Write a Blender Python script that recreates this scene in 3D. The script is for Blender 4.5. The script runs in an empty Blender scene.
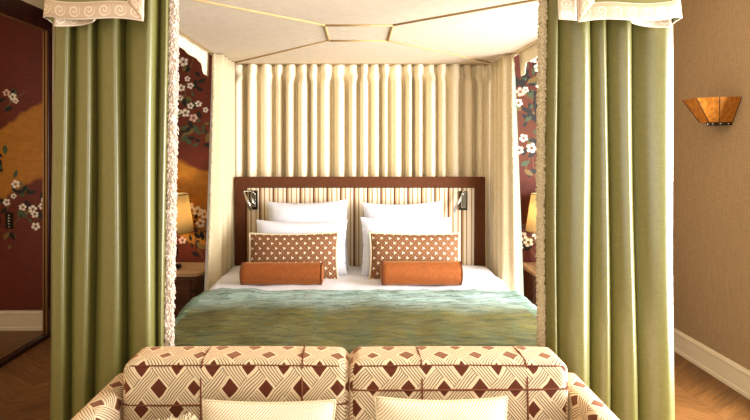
import bpy, bmesh, math, random
from mathutils import Vector, Matrix, noise
random.seed(7)
C = bpy.context.scene.collection
S = bpy.context.scene
PI = math.pi
CZ = 1.55

# ---------------------------------------------------------------- camera, world, light, exposure
cd = bpy.data.cameras.new('camera'); cam = bpy.data.objects.new('camera', cd); C.objects.link(cam)
cam.location = (0, 0, CZ); cam.rotation_euler = (PI / 2, 0, 0)
cd.sensor_width = 36; cd.lens = 550 / 750 * 36
cd.shift_x = 20 / 750; cd.shift_y = -63 / 750
cd.clip_start = 0.05
S.camera = cam
w = bpy.data.worlds.new('world'); S.world = w; w.use_nodes = True
w.node_tree.nodes['Background'].inputs[0].default_value = (0.75, 0.85, 1, 1)
w.node_tree.nodes['Background'].inputs[1].default_value = 0.6
S.view_settings.view_transform = 'Standard'; S.view_settings.look = 'None'
S.view_settings.exposure = 0.0; S.view_settings.gamma = 1.0; S.view_settings.use_curve_mapping = False

def area(name, loc, rot, sx, sy, power, col):
    l = bpy.data.lights.new(name, 'AREA'); l.shape = 'RECTANGLE'; l.size = sx; l.size_y = sy
    l.energy = power; l.color = col
    o = bpy.data.objects.new(name, l); C.objects.link(o); o.location = loc; o.rotation_euler = rot
    return o
# daylight through the tall window in the right wall; added fill lamp behind the camera
area('daylight_right', (2.36, 2.12, 1.25), (0, PI / 2, 0), 1.75, 2.3, 380, (0.96, 0.97, 1))
area('fill_front', (-0.3, -1.70, 1.5), (PI / 2, 0, 0), 3.2, 2.0, 75, (1, 0.95, 0.9))

# ---------------------------------------------------------------- materials
class NT:
    def __init__(s, name):
        s.m = bpy.data.materials.new(name); s.m.use_nodes = True
        s.t = s.m.node_tree; s.b = s.t.nodes['Principled BSDF']
    def n(s, typ, **kw):
        nd = s.t.nodes.new(typ)
        for k, v in kw.items(): setattr(nd, k, v)
        return nd
    def put(s, sock, v):
        if hasattr(v, 'is_output') or isinstance(v, bpy.types.NodeSocket): s.t.links.new(v, sock)
        elif v is not None: sock.default_value = v
    def math(s, op, a, b=None, c=None):
        nd = s.n('ShaderNodeMath', operation=op)
        s.put(nd.inputs[0], a)
        if b is not None: s.put(nd.inputs[1], b)
        if c is not None: s.put(nd.inputs[2], c)
        return nd.outputs[0]
    def mix(s, f, a, b, mode='MIX'):
        nd = s.n('ShaderNodeMix', data_type='RGBA', blend_type=mode)
        s.put(nd.inputs[0], f); s.put(nd.inputs[6], rgb(a)); s.put(nd.inputs[7], rgb(b))
        return nd.outputs[2]
    def coord(s, which='Object', scale=(1, 1, 1), rot=(0, 0, 0)):
        tc = s.n('ShaderNodeTexCoord'); mp = s.n('ShaderNodeMapping')
        mp.inputs['Scale'].default_value = scale; mp.inputs['Rotation'].default_value = rot
        s.t.links.new(tc.outputs[which], mp.inputs[0]); return mp.outputs[0]
    def noise(s, vec, scale, detail=3, rough=0.5, dist=0):
        nd = s.n('ShaderNodeTexNoise'); s.put(nd.inputs['Vector'], vec)
        nd.inputs['Scale'].default_value = scale; nd.inputs['Detail'].default_value = detail
        nd.inputs['Roughness'].default_value = rough; nd.inputs['Distortion'].default_value = dist
        return nd.outputs[0]
    def ramp(s, f, stops, const=False):
        nd = s.n('ShaderNodeValToRGB'); s.put(nd.inputs[0], f); r = nd.color_ramp
        if const: r.interpolation = 'CONSTANT'
        while len(r.elements) < len(stops): r.elements.new(0.5)
        for e, (p, c) in zip(r.elements, stops): e.position = p; e.color = rgb(c)
        return nd.outputs[0]
    def xyz(s, vec):
        nd = s.n('ShaderNodeSeparateXYZ'); s.put(nd.inputs[0], vec); return nd.outputs
    def bump(s, h, strength=0.3, dist=0.002):
        nd = s.n('ShaderNodeBump'); nd.inputs['Strength'].default_value = strength
        nd.inputs['Distance'].default_value = dist; s.put(nd.inputs['Height'], h)
        s.t.links.new(nd.outputs[0], s.b.inputs['Normal'])
    def base(s, c, rough=0.6, metal=0, spec=0.22, sheen=None, sheen_tint=None):
        s.put(s.b.inputs['Base Color'], rgb(c)); s.put(s.b.inputs['Roughness'], rough)
        s.b.inputs['Metallic'].default_value = metal
        if spec is not None: s.b.inputs['Specular IOR Level'].default_value = spec
        if sheen is not None:
            s.b.inputs['Sheen Weight'].default_value = sheen
            s.b.inputs['Sheen Roughness'].default_value = 0.4
            if sheen_tint: s.b.inputs['Sheen Tint'].default_value = rgb(sheen_tint)
        return s
def lin(c): c /= 255; return c / 12.92 if c <= 0.04045 else ((c + 0.055) / 1.055) ** 2.4
def rgb(c):
    if isinstance(c, tuple) and len(c) == 3: return (lin(c[0]), lin(c[1]), lin(c[2]), 1)
    return c

def fabric(name, c1, c2, rough=0.8, weave=420, bstr=0.35, slub=True, **kw):
    k = NT(name); v = k.coord()
    n1 = k.noise(k.coord(scale=(1, 1, 0.06)), weave, 2); n2 = k.noise(k.coord(scale=(0.08, 0.08, 1)), weave, 2)
    f = k.math('ADD', k.math('MULTIPLY', n1, 0.5), k.math('MULTIPLY', n2, 0.5))
    k.base(k.mix(k.ramp(f, [(0.35, (0, 0, 0)), (0.65, (255, 255, 255))]), c1, c2), rough, **kw)
    k.bump(f, bstr, 0.0012)
    return k.m
def wood(name, c1, c2, rough=0.4, axis=2, scale=6):
    k = NT(name); sc = [1, 1, 1]; sc[axis] = 0.08
    f = k.noise(k.coord(scale=tuple(sc)), scale * 6, 5, 0.6, 0.6)
    k.base(k.mix(k.ramp(f, [(0.3, (0, 0, 0)), (0.7, (255, 255, 255))]), c1, c2), rough)
    k.bump(f, 0.15, 0.001); return k.m
def plain(name, c, rough=0.6, metal=0, nscale=60, var=0.12, **kw):
    k = NT(name); f = k.noise(k.coord(), nscale, 3)
    d = tuple(max(0, x * (1 - var)) for x in c)
    k.base(k.mix(f, d, c), rough, metal, **kw); k.bump(f, 0.1, 0.001); return k.m

M = {}
M['curtain'] = fabric('green_silk', (100, 95, 42), (118, 112, 56), 0.36, 420, 0.10, spec=0.85, sheen=0.0, sheen_tint=(235, 235, 200))
M['trim'] = None
M['cream_drape'] = fabric('cream_linen', (232, 213, 175), (248, 235, 206), 0.85, 300, 0.2)
M['mint_lining'] = fabric('mint_lining', (128, 140, 120), (148, 158, 138), 0.8, 300, 0.2)
M['side_linen'] = fabric('side_drape_linen', (206, 186, 146), (222, 204, 166), 0.85, 300, 0.2)
M['canopy'] = fabric('canopy_fabric', (204, 186, 160), (216, 200, 176), 0.9, 260, 0.15)
M['canopy_seam'] = fabric('canopy_piping', (176, 142, 90), (202, 170, 118), 0.8, 260, 0.15)
M['fringe_cream'] = plain('boucle_fringe', (226, 206, 186), 0.95, 0, 200, 0.15)
M['white_linen'] = fabric('white_linen', (206, 206, 212), (218, 218, 222), 0.8, 500, 0.12)
M['white_sheet'] = fabric('white_sheet', (216, 215, 220), (232, 231, 234), 0.8, 500, 0.15)
M['velvet'] = plain('brown_velvet', (98, 52, 24), 0.85, 0, 30, 0.25, sheen=0.1, sheen_tint=(220, 140, 80))
M['bolster'] = plain('rust_velvet', (152, 80, 30), 0.8, 0, 40, 0.25, sheen=0.4, sheen_tint=(255, 190, 120))
M['chrome'] = plain('chrome', (215, 210, 200), 0.15, 1.0)
M['dark_metal'] = plain('dark_bronze', (60, 50, 36), 0.3, 0.9)
M['baseboard'] = plain('painted_wood', (218, 200, 170), 0.45, 0, 20, 0.04)
M['ceiling'] = plain('ceiling_paint', (228, 214, 188), 0.9, 0, 20, 0.03)
M['cream_wall'] = plain('cream_wall', (206, 184, 140), 0.9, 0, 20, 0.03)
M['dark_wood'] = wood('dark_wood', (30, 14, 10), (62, 28, 16), 0.3)
M['frame_wood'] = wood('mirror_frame_wood', (30, 12, 10), (52, 22, 14), 0.25)
M['night_wood'] = wood('nightstand_wood', (48, 26, 16), (92, 54, 32), 0.3, 0)
M['night_top'] = wood('nightstand_top', (150, 118, 84), (186, 152, 112), 0.2, 0)
M['gold'] = plain('gold_line', (130, 88, 44), 0.4, 0.6)
M['mirror'] = plain('mirror_glass', (235, 228, 215), 0.02, 1.0, 20, 0.0)
M['sconce_wood'] = wood('sconce_wood', (122, 68, 18), (184, 116, 40), 0.35, 2, 9)
M['fur'] = plain('cream_brush_fringe', (232, 214, 176), 0.95, 0, 200, 0.2)
M['glass'] = NT('window_glass').base((240, 245, 245), 0.02).m
M['glass'].node_tree.nodes['Principled BSDF'].inputs['Transmission Weight'].default_value = 1.0
M['foliage'] = plain('painted_leaf', (34, 28, 18), 0.5)
M['leaf_gold'] = plain('painted_gold_leaf', (120, 94, 44), 0.5)
M['leaf_green'] = plain('painted_green_leaf', (70, 84, 50), 0.5)
M['petal'] = plain('painted_petal', (244, 226, 204), 0.6)
M['petal_pink'] = plain('painted_pink_petal', (226, 178, 160), 0.6)
M['branch'] = plain('painted_branch', (110, 74, 44), 0.6)

# right wall: woven tan paper
k = NT('tan_wallpaper')
n1 = k.noise(k.coord(scale=(1, 1, 0.05)), 260, 2); n2 = k.noise(k.coord(scale=(0.06, 0.06, 1)), 260, 2)
f = k.math('ADD', k.math('MULTIPLY', n1, 0.5), k.math('MULTIPLY', n2, 0.5))
k.base(k.mix(k.ramp(f, [(0.35, (0, 0, 0)), (0.65, (255, 255, 255))]), (138, 112, 80), (160, 133, 99)), 0.8)
k.bump(f, 0.3, 0.0015); M['tan_wall'] = k.m

# chevron oak floor
k = NT('oak_parquet')
x, y, z = k.xyz(k.coord())[:3]
pp = k.math('PINGPONG', x, 0.42)
yy = k.math('ADD', y, k.math('MULTIPLY', pp, 0.75))
row = k.math('FLOOR', k.math('DIVIDE', yy, 0.095)); col = k.math('FLOOR', k.math('DIVIDE', x, 0.42))
cv = k.n('ShaderNodeCombineXYZ'); k.put(cv.inputs[0], row); k.put(cv.inputs[1], col)
wn = k.n('ShaderNodeTexWhiteNoise', noise_dimensions='2D'); k.put(wn.inputs['Vector'], cv.outputs[0])
gv = k.n('ShaderNodeCombineXYZ'); k.put(gv.inputs[0], k.math('MULTIPLY', x, 3)); k.put(gv.inputs[1], k.math('MULTIPLY', yy, 34)); k.put(gv.inputs[2], k.math('MULTIPLY', wn.outputs[0], 9))
g = k.noise(gv.outputs[0], 1.6, 5, 0.6, 1.2)
colr = k.mix(k.ramp(g, [(0.3, (0, 0, 0)), (0.72, (255, 255, 255))]), (74, 46, 20), (146, 98, 50))
colr = k.mix(k.math('MULTIPLY', wn.outputs[0], 0.45), colr, (84, 52, 24))
fr = k.math('FRACT', k.math('DIVIDE', yy, 0.095)); gap = k.math('LESS_THAN', fr, 0.03)
gx = k.math('LESS_THAN', k.math('FRACT', k.math('DIVIDE', x, 0.42)), 0.008)
gap = k.math('MAXIMUM', gap, gx)
k.base(k.mix(k.math('MULTIPLY', gap, 0.7), colr, (40, 24, 12)), 0.38)
k.bump(g, 0.15, 0.001); M['floor'] = k.m

# lacquer mural grounds (maroon with gold-brown cloud bands)
def mural_mat(name, maroon, gold, bands):
    k = NT(name); v = k.coord(); x, y, z = k.xyz(v)[:3]
    n = k.noise(v, 2.2, 4, 0.55); fine = k.noise(k.coord(scale=(1, 1, 3)), 16, 6, 0.7)
    zz = k.math('ADD', z, k.math('MULTIPLY', k.math('SUBTRACT', n, 0.5), 0.35))
    zz = k.math('ADD', zz, k.math('MULTIPLY', x, bands[2]))
    a = k.n('ShaderNodeMapRange', interpolation_type='SMOOTHSTEP'); k.put(a.inputs[0], zz); a.inputs[1].default_value = bands[0]; a.inputs[2].default_value = bands[0] + 0.06
    b = k.n('ShaderNodeMapRange', interpolation_type='SMOOTHSTEP'); k.put(b.inputs[0], zz); b.inputs[1].default_value = bands[1]; b.inputs[2].default_value = bands[1] + 0.05
    m = k.math('MULTIPLY', a.outputs[0], k.math('SUBTRACT', 1.0, b.outputs[0]))
    gd = k.mix(fine, tuple(int(q * 0.55) for q in gold), gold)
    mr = k.mix(fine, tuple(int(q * 0.6) for q in maroon), maroon)
    k.base(k.mix(k.math('MULTIPLY', m, 0.9), mr, gd), 0.6)
    k.bump(fine, 0.08, 0.001); return k.m
M['mural_left'] = mural_mat('lacquer_gold_maroon', (120, 48, 26), (214, 138, 38), (-0.04, 0.62, 0.55))
M['mural_right'] = mural_mat('lacquer_maroon', (108, 48, 32), (124, 66, 38), (1.4, 2.0, 0.0))

# cream trim with a woven running-wave scroll (UV in metres: u along, v across 0..1)
k = NT('wave_scroll_trim')
u, v = k.xyz(k.coord('UV'))[:2]
fu = k.math('SUBTRACT', k.math('FRACT', k.math('DIVIDE', u, 0.058)), 0.5); fv = k.math('MULTIPLY', k.math('SUBTRACT', v, 0.5), 1.1)
r = k.math('SQRT', k.math('ADD', k.math('MULTIPLY', fu, fu), k.math('MULTIPLY', fv, fv)))
th = k.math('ARCTAN2', fv, fu)
sp = k.math('FRACT', k.math('ADD', k.math('MULTIPLY', r, 4.2), k.math('DIVIDE', th, 2 * PI)))
ins = k.math('MULTIPLY', k.math('LESS_THAN', sp, 0.42), k.math('LESS_THAN', r, 0.40))
edge = k.math('GREATER_THAN', k.math('ABSOLUTE', fv), 0.47)
fac = k.math('MAXIMUM', ins, edge)
nn = k.noise(k.coord(), 400, 2)
k.base(k.mix(fac, k.mix(nn, (184, 158, 130), (200, 176, 148)), k.mix(nn, (210, 192, 166), (222, 206, 184))), 0.7)
k.bump(k.math('ADD', fac, nn), 0.2, 0.001); M['trim'] = k.m

# upholstery: diamonds between woven bands of fine lines (UV in metres)
def lattice(k, a, b):
    u, v = k.xyz(k.coord('UV'))[:2]
    # slight hand-woven wobble
    nu = k.math('MULTIPLY', k.math('SUBTRACT', k.noise(k.coord('UV'), 14, 1), 0.5), 0.012)
    u = k.math('ADD', u, nu); v = k.math('SUBTRACT', v, nu)
    p = k.math('ADD', k.math('DIVIDE', u, a), k.math('DIVIDE', v, b)); q = k.math('SUBTRACT', k.math('DIVIDE', u, a), k.math('DIVIDE', v, b))
    return u, v, p, q
k = NT('diamond_upholstery')
u, v, p, q = lattice(k, 0.122, 0.145)
def cen(k, t): return k.math('SUBTRACT', k.math('FRACT', t), 0.5)
fp, fq = cen(k, p), cen(k, q); ap, aq = k.math('ABSOLUTE', fp), k.math('ABSOLUTE', fq)
wn = k.n('ShaderNodeTexWhiteNoise', noise_dimensions='2D'); cv = k.n('ShaderNodeCombineXYZ')
k.put(cv.inputs[0], k.math('FLOOR', p)); k.put(cv.inputs[1], k.math('FLOOR', q)); k.put(wn.inputs['Vector'], cv.outputs[0])
size = k.math('ADD', 0.18, k.math('MULTIPLY', wn.outputs[0], 0.07))
dia = k.math('LESS_THAN', k.math('MAXIMUM', ap, aq), size)
halo = k.math('LESS_THAN', k.math('MAXIMUM', ap, aq), k.math('ADD', size, 0.07))
# which direction runs on top: bands beside the diamonds follow their side, crossings alternate
par = k.math('MODULO', k.math('ADD', k.math('FLOOR', k.math('ADD', p, 0.5)), k.math('FLOOR', k.math('ADD', q, 0.5))), 2.0)
par = k.math('ABSOLUTE', par)
cross = k.math('MULTIPLY', k.math('GREATER_THAN', ap, 0.22), k.math('GREATER_THAN', aq, 0.22))
useP = k.math('ADD', k.math('MULTIPLY', cross, par), k.math('MULTIPLY', k.math('SUBTRACT', 1.0, cross), k.math('GREATER_THAN', ap, aq)))
lp = k.math('LESS_THAN', k.math('FRACT', k.math('MULTIPLY', p, 11.0)), 0.36); lq = k.math('LESS_THAN', k.math('FRACT', k.math('MULTIPLY', q, 11.0)), 0.36)
line = k.math('ADD', k.math('MULTIPLY', useP, lp), k.math('MULTIPLY', k.math('SUBTRACT', 1.0, useP), lq))
line = k.math('MULTIPLY', line, k.math('SUBTRACT', 1.0, halo))
nz = k.noise(k.coord('UV'), 500, 2)
ground = k.mix(nz, (200, 174, 134), (230, 210, 174))
c = k.mix(k.math('MULTIPLY', line, 0.85), ground, (58, 34, 20))
c = k.mix(dia, c, k.mix(nz, (64, 26, 12), (104, 48, 26)))
k.base(c, 0.9, sheen=0.6, sheen_tint=(255, 190, 140)); k.bump(k.math('ADD', nz, k.math('MULTIPLY', line, -0.6)), 0.35, 0.0015)
M['upholstery'] = k.m
M['seam'] = plain('brown_piping', (112, 62, 36), 0.7)

# small three-petal print for the oblong cushions
k = NT('star_print')
u, v = k.xyz(k.coord('UV'))[:2]
a, b = 0.060, 0.036
rowi = k.math('FLOOR', k.math('DIVIDE', v, b)); off = k.math('MULTIPLY', k.math('MODULO', k.math('ABSOLUTE', rowi), 2.0), 0.5)
fu = k.math('MULTIPLY', k.math('SUBTRACT', k.math('FRACT', k.math('ADD', k.math('DIVIDE', u, a), off)), 0.5), a)
fv = k.math('MULTIPLY', k.math('SUBTRACT', k.math('FRACT', k.math('DIVIDE', v, b)), 0.5), b)
r = k.math('SQRT', k.math('ADD', k.math('MULTIPLY', fu, fu), k.math('MULTIPLY', fv, fv))); th = k.math('ARCTAN2', fv, fu)
star = k.math('LESS_THAN', r, k.math('ADD', 0.0066, k.math('MULTIPLY', k.math('COSINE', k.math('MULTIPLY', th, 3.0)), 0.0044)))
ch = k.n('ShaderNodeTexChecker'); k.put(ch.inputs['Vector'], k.coord('UV')); ch.inputs['Scale'].default_value = 75
ch.inputs[1].default_value = rgb((98, 66, 42)); ch.inputs[2].default_value = rgb((156, 110, 72))
k.base(k.mix(star, k.mix(k.noise(k.coord('UV'), 90, 2), ch.outputs[0], (112, 70, 42)), (244, 226, 198)), 0.8)
M['star'] = k.m

# cream cushions with fine diagonal twill
k = NT('cream_twill'); u, v = k.xyz(k.coord('UV'))[:2]
ln = k.math('LESS_THAN', k.math('FRACT', k.math('DIVIDE', k.math('SUBTRACT', u, v), 0.0105)), 0.4)
k.base(k.mix(ln, (234, 220, 194), (190, 164, 124)), 0.8); k.bump(ln, -0.4, 0.0015); M['twill'] = k.m

# striped headboard fabric
k = NT('stripe_fabric'); x = k.xyz(k.coord())[0]
st = [(0, (220, 204, 176)), (.28, (172, 138, 92)), (.38, (220, 204, 176)), (.54, (98, 48, 26)), (.66, (176, 146, 102)), (.78, (214, 198, 166)), (.90, (154, 120, 72))]
k.base(k.ramp(k.math('FRACT', k.math('DIVIDE', x, 0.107)), st, True), 0.8); k.bump(k.noise(k.coord(), 500), 0.2, 0.001); M['stripe'] = k.m

# bedspread: iridescent sheen painted in as aqua to olive, quilted ripples
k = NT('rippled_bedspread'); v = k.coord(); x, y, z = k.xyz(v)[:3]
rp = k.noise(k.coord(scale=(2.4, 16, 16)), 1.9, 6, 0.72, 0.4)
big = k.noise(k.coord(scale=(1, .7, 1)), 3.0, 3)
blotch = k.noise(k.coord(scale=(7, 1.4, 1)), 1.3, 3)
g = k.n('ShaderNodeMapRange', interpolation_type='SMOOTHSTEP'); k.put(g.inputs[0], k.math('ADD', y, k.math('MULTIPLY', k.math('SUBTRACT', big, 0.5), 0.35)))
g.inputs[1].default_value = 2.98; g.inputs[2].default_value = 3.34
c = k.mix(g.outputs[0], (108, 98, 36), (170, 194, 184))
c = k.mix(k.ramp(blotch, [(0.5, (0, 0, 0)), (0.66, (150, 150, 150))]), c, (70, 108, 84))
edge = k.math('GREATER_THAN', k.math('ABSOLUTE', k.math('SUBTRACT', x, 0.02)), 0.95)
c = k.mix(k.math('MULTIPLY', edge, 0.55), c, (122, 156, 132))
c = k.mix(k.ramp(rp, [(0.38, (200, 200, 200)), (0.49, (0, 0, 0))]), c, (34, 52, 28))  # ripple shading painted into the colour as dark streaks
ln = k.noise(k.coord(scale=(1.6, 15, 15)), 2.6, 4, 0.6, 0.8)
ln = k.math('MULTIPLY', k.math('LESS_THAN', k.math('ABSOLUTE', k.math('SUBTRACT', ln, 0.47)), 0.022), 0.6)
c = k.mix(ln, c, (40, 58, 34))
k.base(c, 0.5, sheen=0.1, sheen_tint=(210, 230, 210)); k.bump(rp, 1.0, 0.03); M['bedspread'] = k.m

# lamp shade: thin cream fabric
def shade_mat(name, c):
    k = NT(name); k.base(k.mix(k.noise(k.coord(), 120), tuple(int(q * .94) for q in c), c), 0.8)
    tr = k.n('ShaderNodeBsdfTranslucent'); tr.inputs[0].default_value = rgb(c)
    mx = k.n('ShaderNodeMixShader'); mx.inputs[0].default_value = 0.4
    k.t.links.new(k.b.outputs[0], mx.inputs[1]); k.t.links.new(tr.outputs[0], mx.inputs[2])
    k.t.links.new(mx.outputs[0], k.t.nodes['Material Output'].inputs[0]); return k.m
M['shade'] = shade_mat('cream_lampshade', (244, 222, 172))

# ---------------------------------------------------------------- mesh helpers
class MB:
    def __init__(s): s.v = []; s.f = []; s.mi = []; s.uv = []; s.cur = 0
    def add(s, vs, fs, uvs=None):
        o = len(s.v); s.v += [Vector(p) for p in vs]
        s.uv += list(uvs) if uvs else [(p[0], p[2]) for p in vs]
        for f in fs: s.f.append([i + o for i in f]); s.mi.append(s.cur)
        return s
    def box(s, x0, x1, y0, y1, z0, z1):
        vs = [(x, y, z) for x in (x0, x1) for y in (y0, y1) for z in (z0, z1)]
        return s.add(vs, [(0, 1, 3, 2), (4, 6, 7, 5), (0, 4, 5, 1), (2, 3, 7, 6), (0, 2, 6, 4), (1, 5, 7, 3)])
    def grid(s, fn, nu, nv, uvf=None, closeu=False):
        vs = []; uv = []
        for j in range(nv + 1):
            for i in range(nu + (0 if closeu else 1)):
                p = fn(i / nu, j / nv); vs.append(p); uv.append(uvf(i / nu, j / nv) if uvf else (p[0], p[2]))
        n = nu if closeu else nu + 1; fs = []
        for j in range(nv):
            for i in range(nu):
                a = j * n + i; b = j * n + (i + 1) % n
                fs.append((a, b, b + n, a + n))
        return s.add(vs, fs, uv)
    def tube(s, pts, r, n=8, cap=True):
        pts = [Vector(p) for p in pts]; rr = r if isinstance(r, (list, tuple)) else [r] * len(pts)
        vs = []; up = None
        for i, p in enumerate(pts):
            t = (pts[min(i + 1, len(pts) - 1)] - pts[max(i - 1, 0)]).normalized()
            if up is None: up = t.orthogonal().normalized()
            up = (up - t * up.dot(t)).normalized(); sd = t.cross(up)
            for k_ in range(n):
                a = 2 * PI * k_ / n; vs.append(p + (up * math.cos(a) + sd * math.sin(a)) * rr[i])
        fs = [(i * n + k_, i * n + (k_ + 1) % n, (i + 1) * n + (k_ + 1) % n, (i + 1) * n + k_) for i in range(len(pts) - 1) for k_ in range(n)]
        if cap: fs += [tuple(range(n))[::-1], tuple((len(pts) - 1) * n + k_ for k_ in range(n))]
        return s.add(vs, fs)
    def lathe(s, cx, cy, prof, n=32):
        vs = [(cx + r * math.cos(2 * PI * i / n), cy + r * math.sin(2 * PI * i / n), z) for r, z in prof for i in range(n)]
        fs = [(j * n + i, j * n + (i + 1) % n, (j + 1) * n + (i + 1) % n, (j + 1) * n + i) for j in range(len(prof) - 1) for i in range(n)]
        fs += [tuple(range(n))[::-1], tuple((len(prof) - 1) * n + i for i in range(n))]
        return s.add(vs, fs)
    def build(s, name, mats, parent=None, smooth=False, bevel=0, solid=0, sub=0):
        me = bpy.data.meshes.new(name)
        off = Vector(parent.location) if parent else Vector((0, 0, 0))
        if parent and parent.parent: off = off + Vector(parent.parent.location)
        me.from_pydata([p - off for p in s.v], [], s.f)
        if not isinstance(mats, (list, tuple)): mats = [mats]
        for m in mats: me.materials.append(m)
        ul = me.uv_layers.new(name='UVMap')
        for poly, mi in zip(me.polygons, s.mi):
            poly.material_index = mi; poly.use_smooth = smooth
            for li in poly.loop_indices: ul.data[li].uv = s.uv[me.loops[li].vertex_index]
        o = bpy.data.objects.new(name, me); C.objects.link(o)
        if parent: o.parent = parent
        if not solid:
            bm = bmesh.new(); bm.from_mesh(me); bmesh.ops.recalc_face_normals(bm, faces=bm.faces); bm.to_mesh(me); bm.free()
        if bevel:
            b = o.modifiers.new('bevel', 'BEVEL'); b.width = bevel; b.segments = 3; b.limit_method = 'ANGLE'
        if sub:
            b = o.modifiers.new('sub', 'SUBSURF'); b.levels = sub; b.render_levels = sub
        if solid:
            b = o.modifiers.new('solid', 'SOLIDIFY'); b.thickness = solid; b.offset = 0
        return o
def thing(name, label, cat, loc=(0, 0, 0), group=None):
    o = bpy.data.objects.new(name, None); C.objects.link(o); o.location = loc; o.empty_display_size = 0.1
    o['label'] = label; o['category'] = cat
    if group: o['group'] = group
    return o
def tag(o, label, cat, group=None):
    o['label'] = label; o['category'] = cat
    if group: o['group'] = group
    return o
def struct(o): o['kind'] = 'structure'; return o
def relabel(o, label): o['label'] = label; return o
def copy_tree(o, parent=None):
    c = o.copy(); C.objects.link(c); c.parent = parent
    for ch in list(o.children): copy_tree(ch, c)
    return c
def catmull(pts, n=10):
    out = []; P = [pts[0]] + list(pts) + [pts[-1]]
    for i in range(1, len(P) - 2):
        for k_ in range(n):
            t = k_ / n; q = []
            for d in range(len(pts[0])):
                a, b, c, e = P[i - 1][d], P[i][d], P[i + 1][d], P[i + 2][d]
                q.append(0.5 * (2 * b + (c - a) * t + (2 * a - 5 * b + 4 * c - e) * t * t + (3 * b - a - 3 * c + e) * t ** 3))
            out.append(tuple(q))
    out.append(tuple(pts[-1])); return out
def rbox(mb, x0, x1, y0, y1, z0, z1, r, n=10, puff=0, wr=0, skip=(), seed=0, steps=None, rip=0):
    """box with rounded edges, gently domed faces and optional wrinkles; UV in metres wraps front over top"""
    c = Vector(((x0 + x1) / 2, (y0 + y1) / 2, (z0 + z1) / 2)); h = Vector(((x1 - x0) / 2, (y1 - y0) / 2, (z1 - z0) / 2))
    ih = Vector([max(1e-4, a - r) for a in h])
    def pt(d):
        p = Vector([d[i] * h[i] for i in range(3)])
        q = Vector([max(-ih[i], min(ih[i], p[i])) for i in range(3)])
        v = p - q
        if v.length > 1e-9: p = q + v.normalized() * r
        nrm = v.normalized() if v.length > 1e-9 else Vector((0, 0, 0))
        if puff:
            g = (1 - d[0] ** 2 * 0.98), (1 - d[1] ** 2 * 0.98), (1 - d[2] ** 2 * 0.98)
            a = max(range(3), key=lambda i: abs(d[i])); o = [i for i in range(3) if i != a]
            p[a] += math.copysign(puff, d[a]) * (max(0, g[o[0]]) * max(0, g[o[1]])) ** 0.5
        w_ = p + c
        if rip:
            s1 = noise.noise(Vector((w_.x * 3.5, w_.y * 22 + 1.5 * noise.noise(Vector((w_.x * 3, w_.y * 3, 1))), seed))); s2 = noise.noise(Vector((w_.x * 10, w_.y * 34, 3)))
            w_ = w_ + nrm * rip * (s1 + .4 * s2)
        if wr: w_ = w_ + nrm * wr * (noise.noise(Vector((w_.x * 4 + seed, w_.y * 4, w_.z * 4))) + 0.5 * noise.noise(Vector((w_.x * 11, w_.y * 11 + seed, w_.z * 9))))
        return w_
    lens = [max(2, min(40, int(2 * h[i] / max(r, 0.03) * 1.2) + 4)) for i in range(3)]
    if steps: lens = [int(2 * h[i] / steps[i]) for i in range(3)]
    def samp(n_, half):
        out = [-1 + 2 * i / n_ for i in range(n_ + 1)]
        e = [1 - r / half * q for q in (0, .15, .35, .6, .85, 1.0)]
        out = [t for t in out if abs(t) < e[-1] - 1e-3] + e + [-q for q in e]
        return sorted(set(round(t, 5) for t in out))
    S_ = [samp(lens[i], h[i]) for i in range(3)]
    for a in range(3):
        for sg in (-1, 1):
            if (a, sg) in skip: continue
            u_, v_ = [i for i in range(3) if i != a]
            A, B = S_[u_], S_[v_]; vs = []; uv = []
            for t in B:
                for s_ in A:
                    d = [0, 0, 0]; d[a] = sg; d[u_] = s_; d[v_] = t
                    p = pt(d); vs.append(p)
                    if a == 1: uv.append((p.x, p.z))
                    elif a == 2: uv.append((p.x, z1 + (p.y - y0)))
                    else: uv.append((p.y + x1, p.z))
            n_ = len(A)
            fs = [(j * n_ + i, j * n_ + i + 1, (j + 1) * n_ + i + 1, (j + 1) * n_ + i) for j in range(len(B) - 1) for i in range(n_ - 1)]
            mb.add(vs, fs, uv)
    return mb
def merge(o, d=1e-4):
    bm = bmesh.new(); bm.from_mesh(o.data); bmesh.ops.remove_doubles(bm, verts=bm.verts, dist=d)
    bmesh.ops.recalc_face_normals(bm, faces=bm.faces); bm.to_mesh(o.data); bm.free(); return o

# ---------------------------------------------------------------- the room
XL, XR, YB, YF, ZC = -2.53, 2.44, 4.66, -1.8, 2.85
struct(MB().box(XL - .1, XR + .1, YF - .1, YB + .1, -.1, 0).build('floor', M['floor']))
struct(MB().box(XL - .1, XR + .1, YF - .1, YB + .1, ZC, ZC + .1).build('ceiling', M['ceiling']))
struct(MB().box(XL - .1, XR + .1, YB, YB + .1, 0, ZC).build('wall_back', M['cream_wall']))
struct(MB().box(XL - .1, XL, YF, YB, 0, ZC).build('wall_left', M['cream_wall']))
W0, W1, WZ0, WZ1 = .9, 3.35, 0.3, 2.2
m = MB(); m.box(XR, XR + .1, YF, W0, 0, ZC).box(XR, XR + .1, W1, YB, 0, ZC).box(XR, XR + .1, W0, W1, 0, WZ0).box(XR, XR + .1, W0, W1, WZ1, ZC)
struct(m.build('wall_right', M['tan_wall']))
F0, F1 = -2.0, 1.4
m = MB(); m.box(XL, F0, YF - .1, YF, 0, ZC).box(F1, XR, YF - .1, YF, 0, ZC).box(F0, F1, YF - .1, YF, 0, .4).box(F0, F1, YF - .1, YF, 2.6, ZC)
struct(m.build('wall_front', M['cream_wall']))
m = MB()
for a, b in ((W0, W0 + .06), (W1 - .06, W1), ((W0 + W1) / 2 - .03, (W0 + W1) / 2 + .03)): m.box(XR + .02, XR + .09, a, b, WZ0, WZ1)
for a, b in ((WZ0, WZ0 + .06), (WZ1 - .06, WZ1)): m.box(XR + .02, XR + .09, W0, W1, a, b)
wo = struct(m.build('window_1', M['baseboard']))
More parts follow.
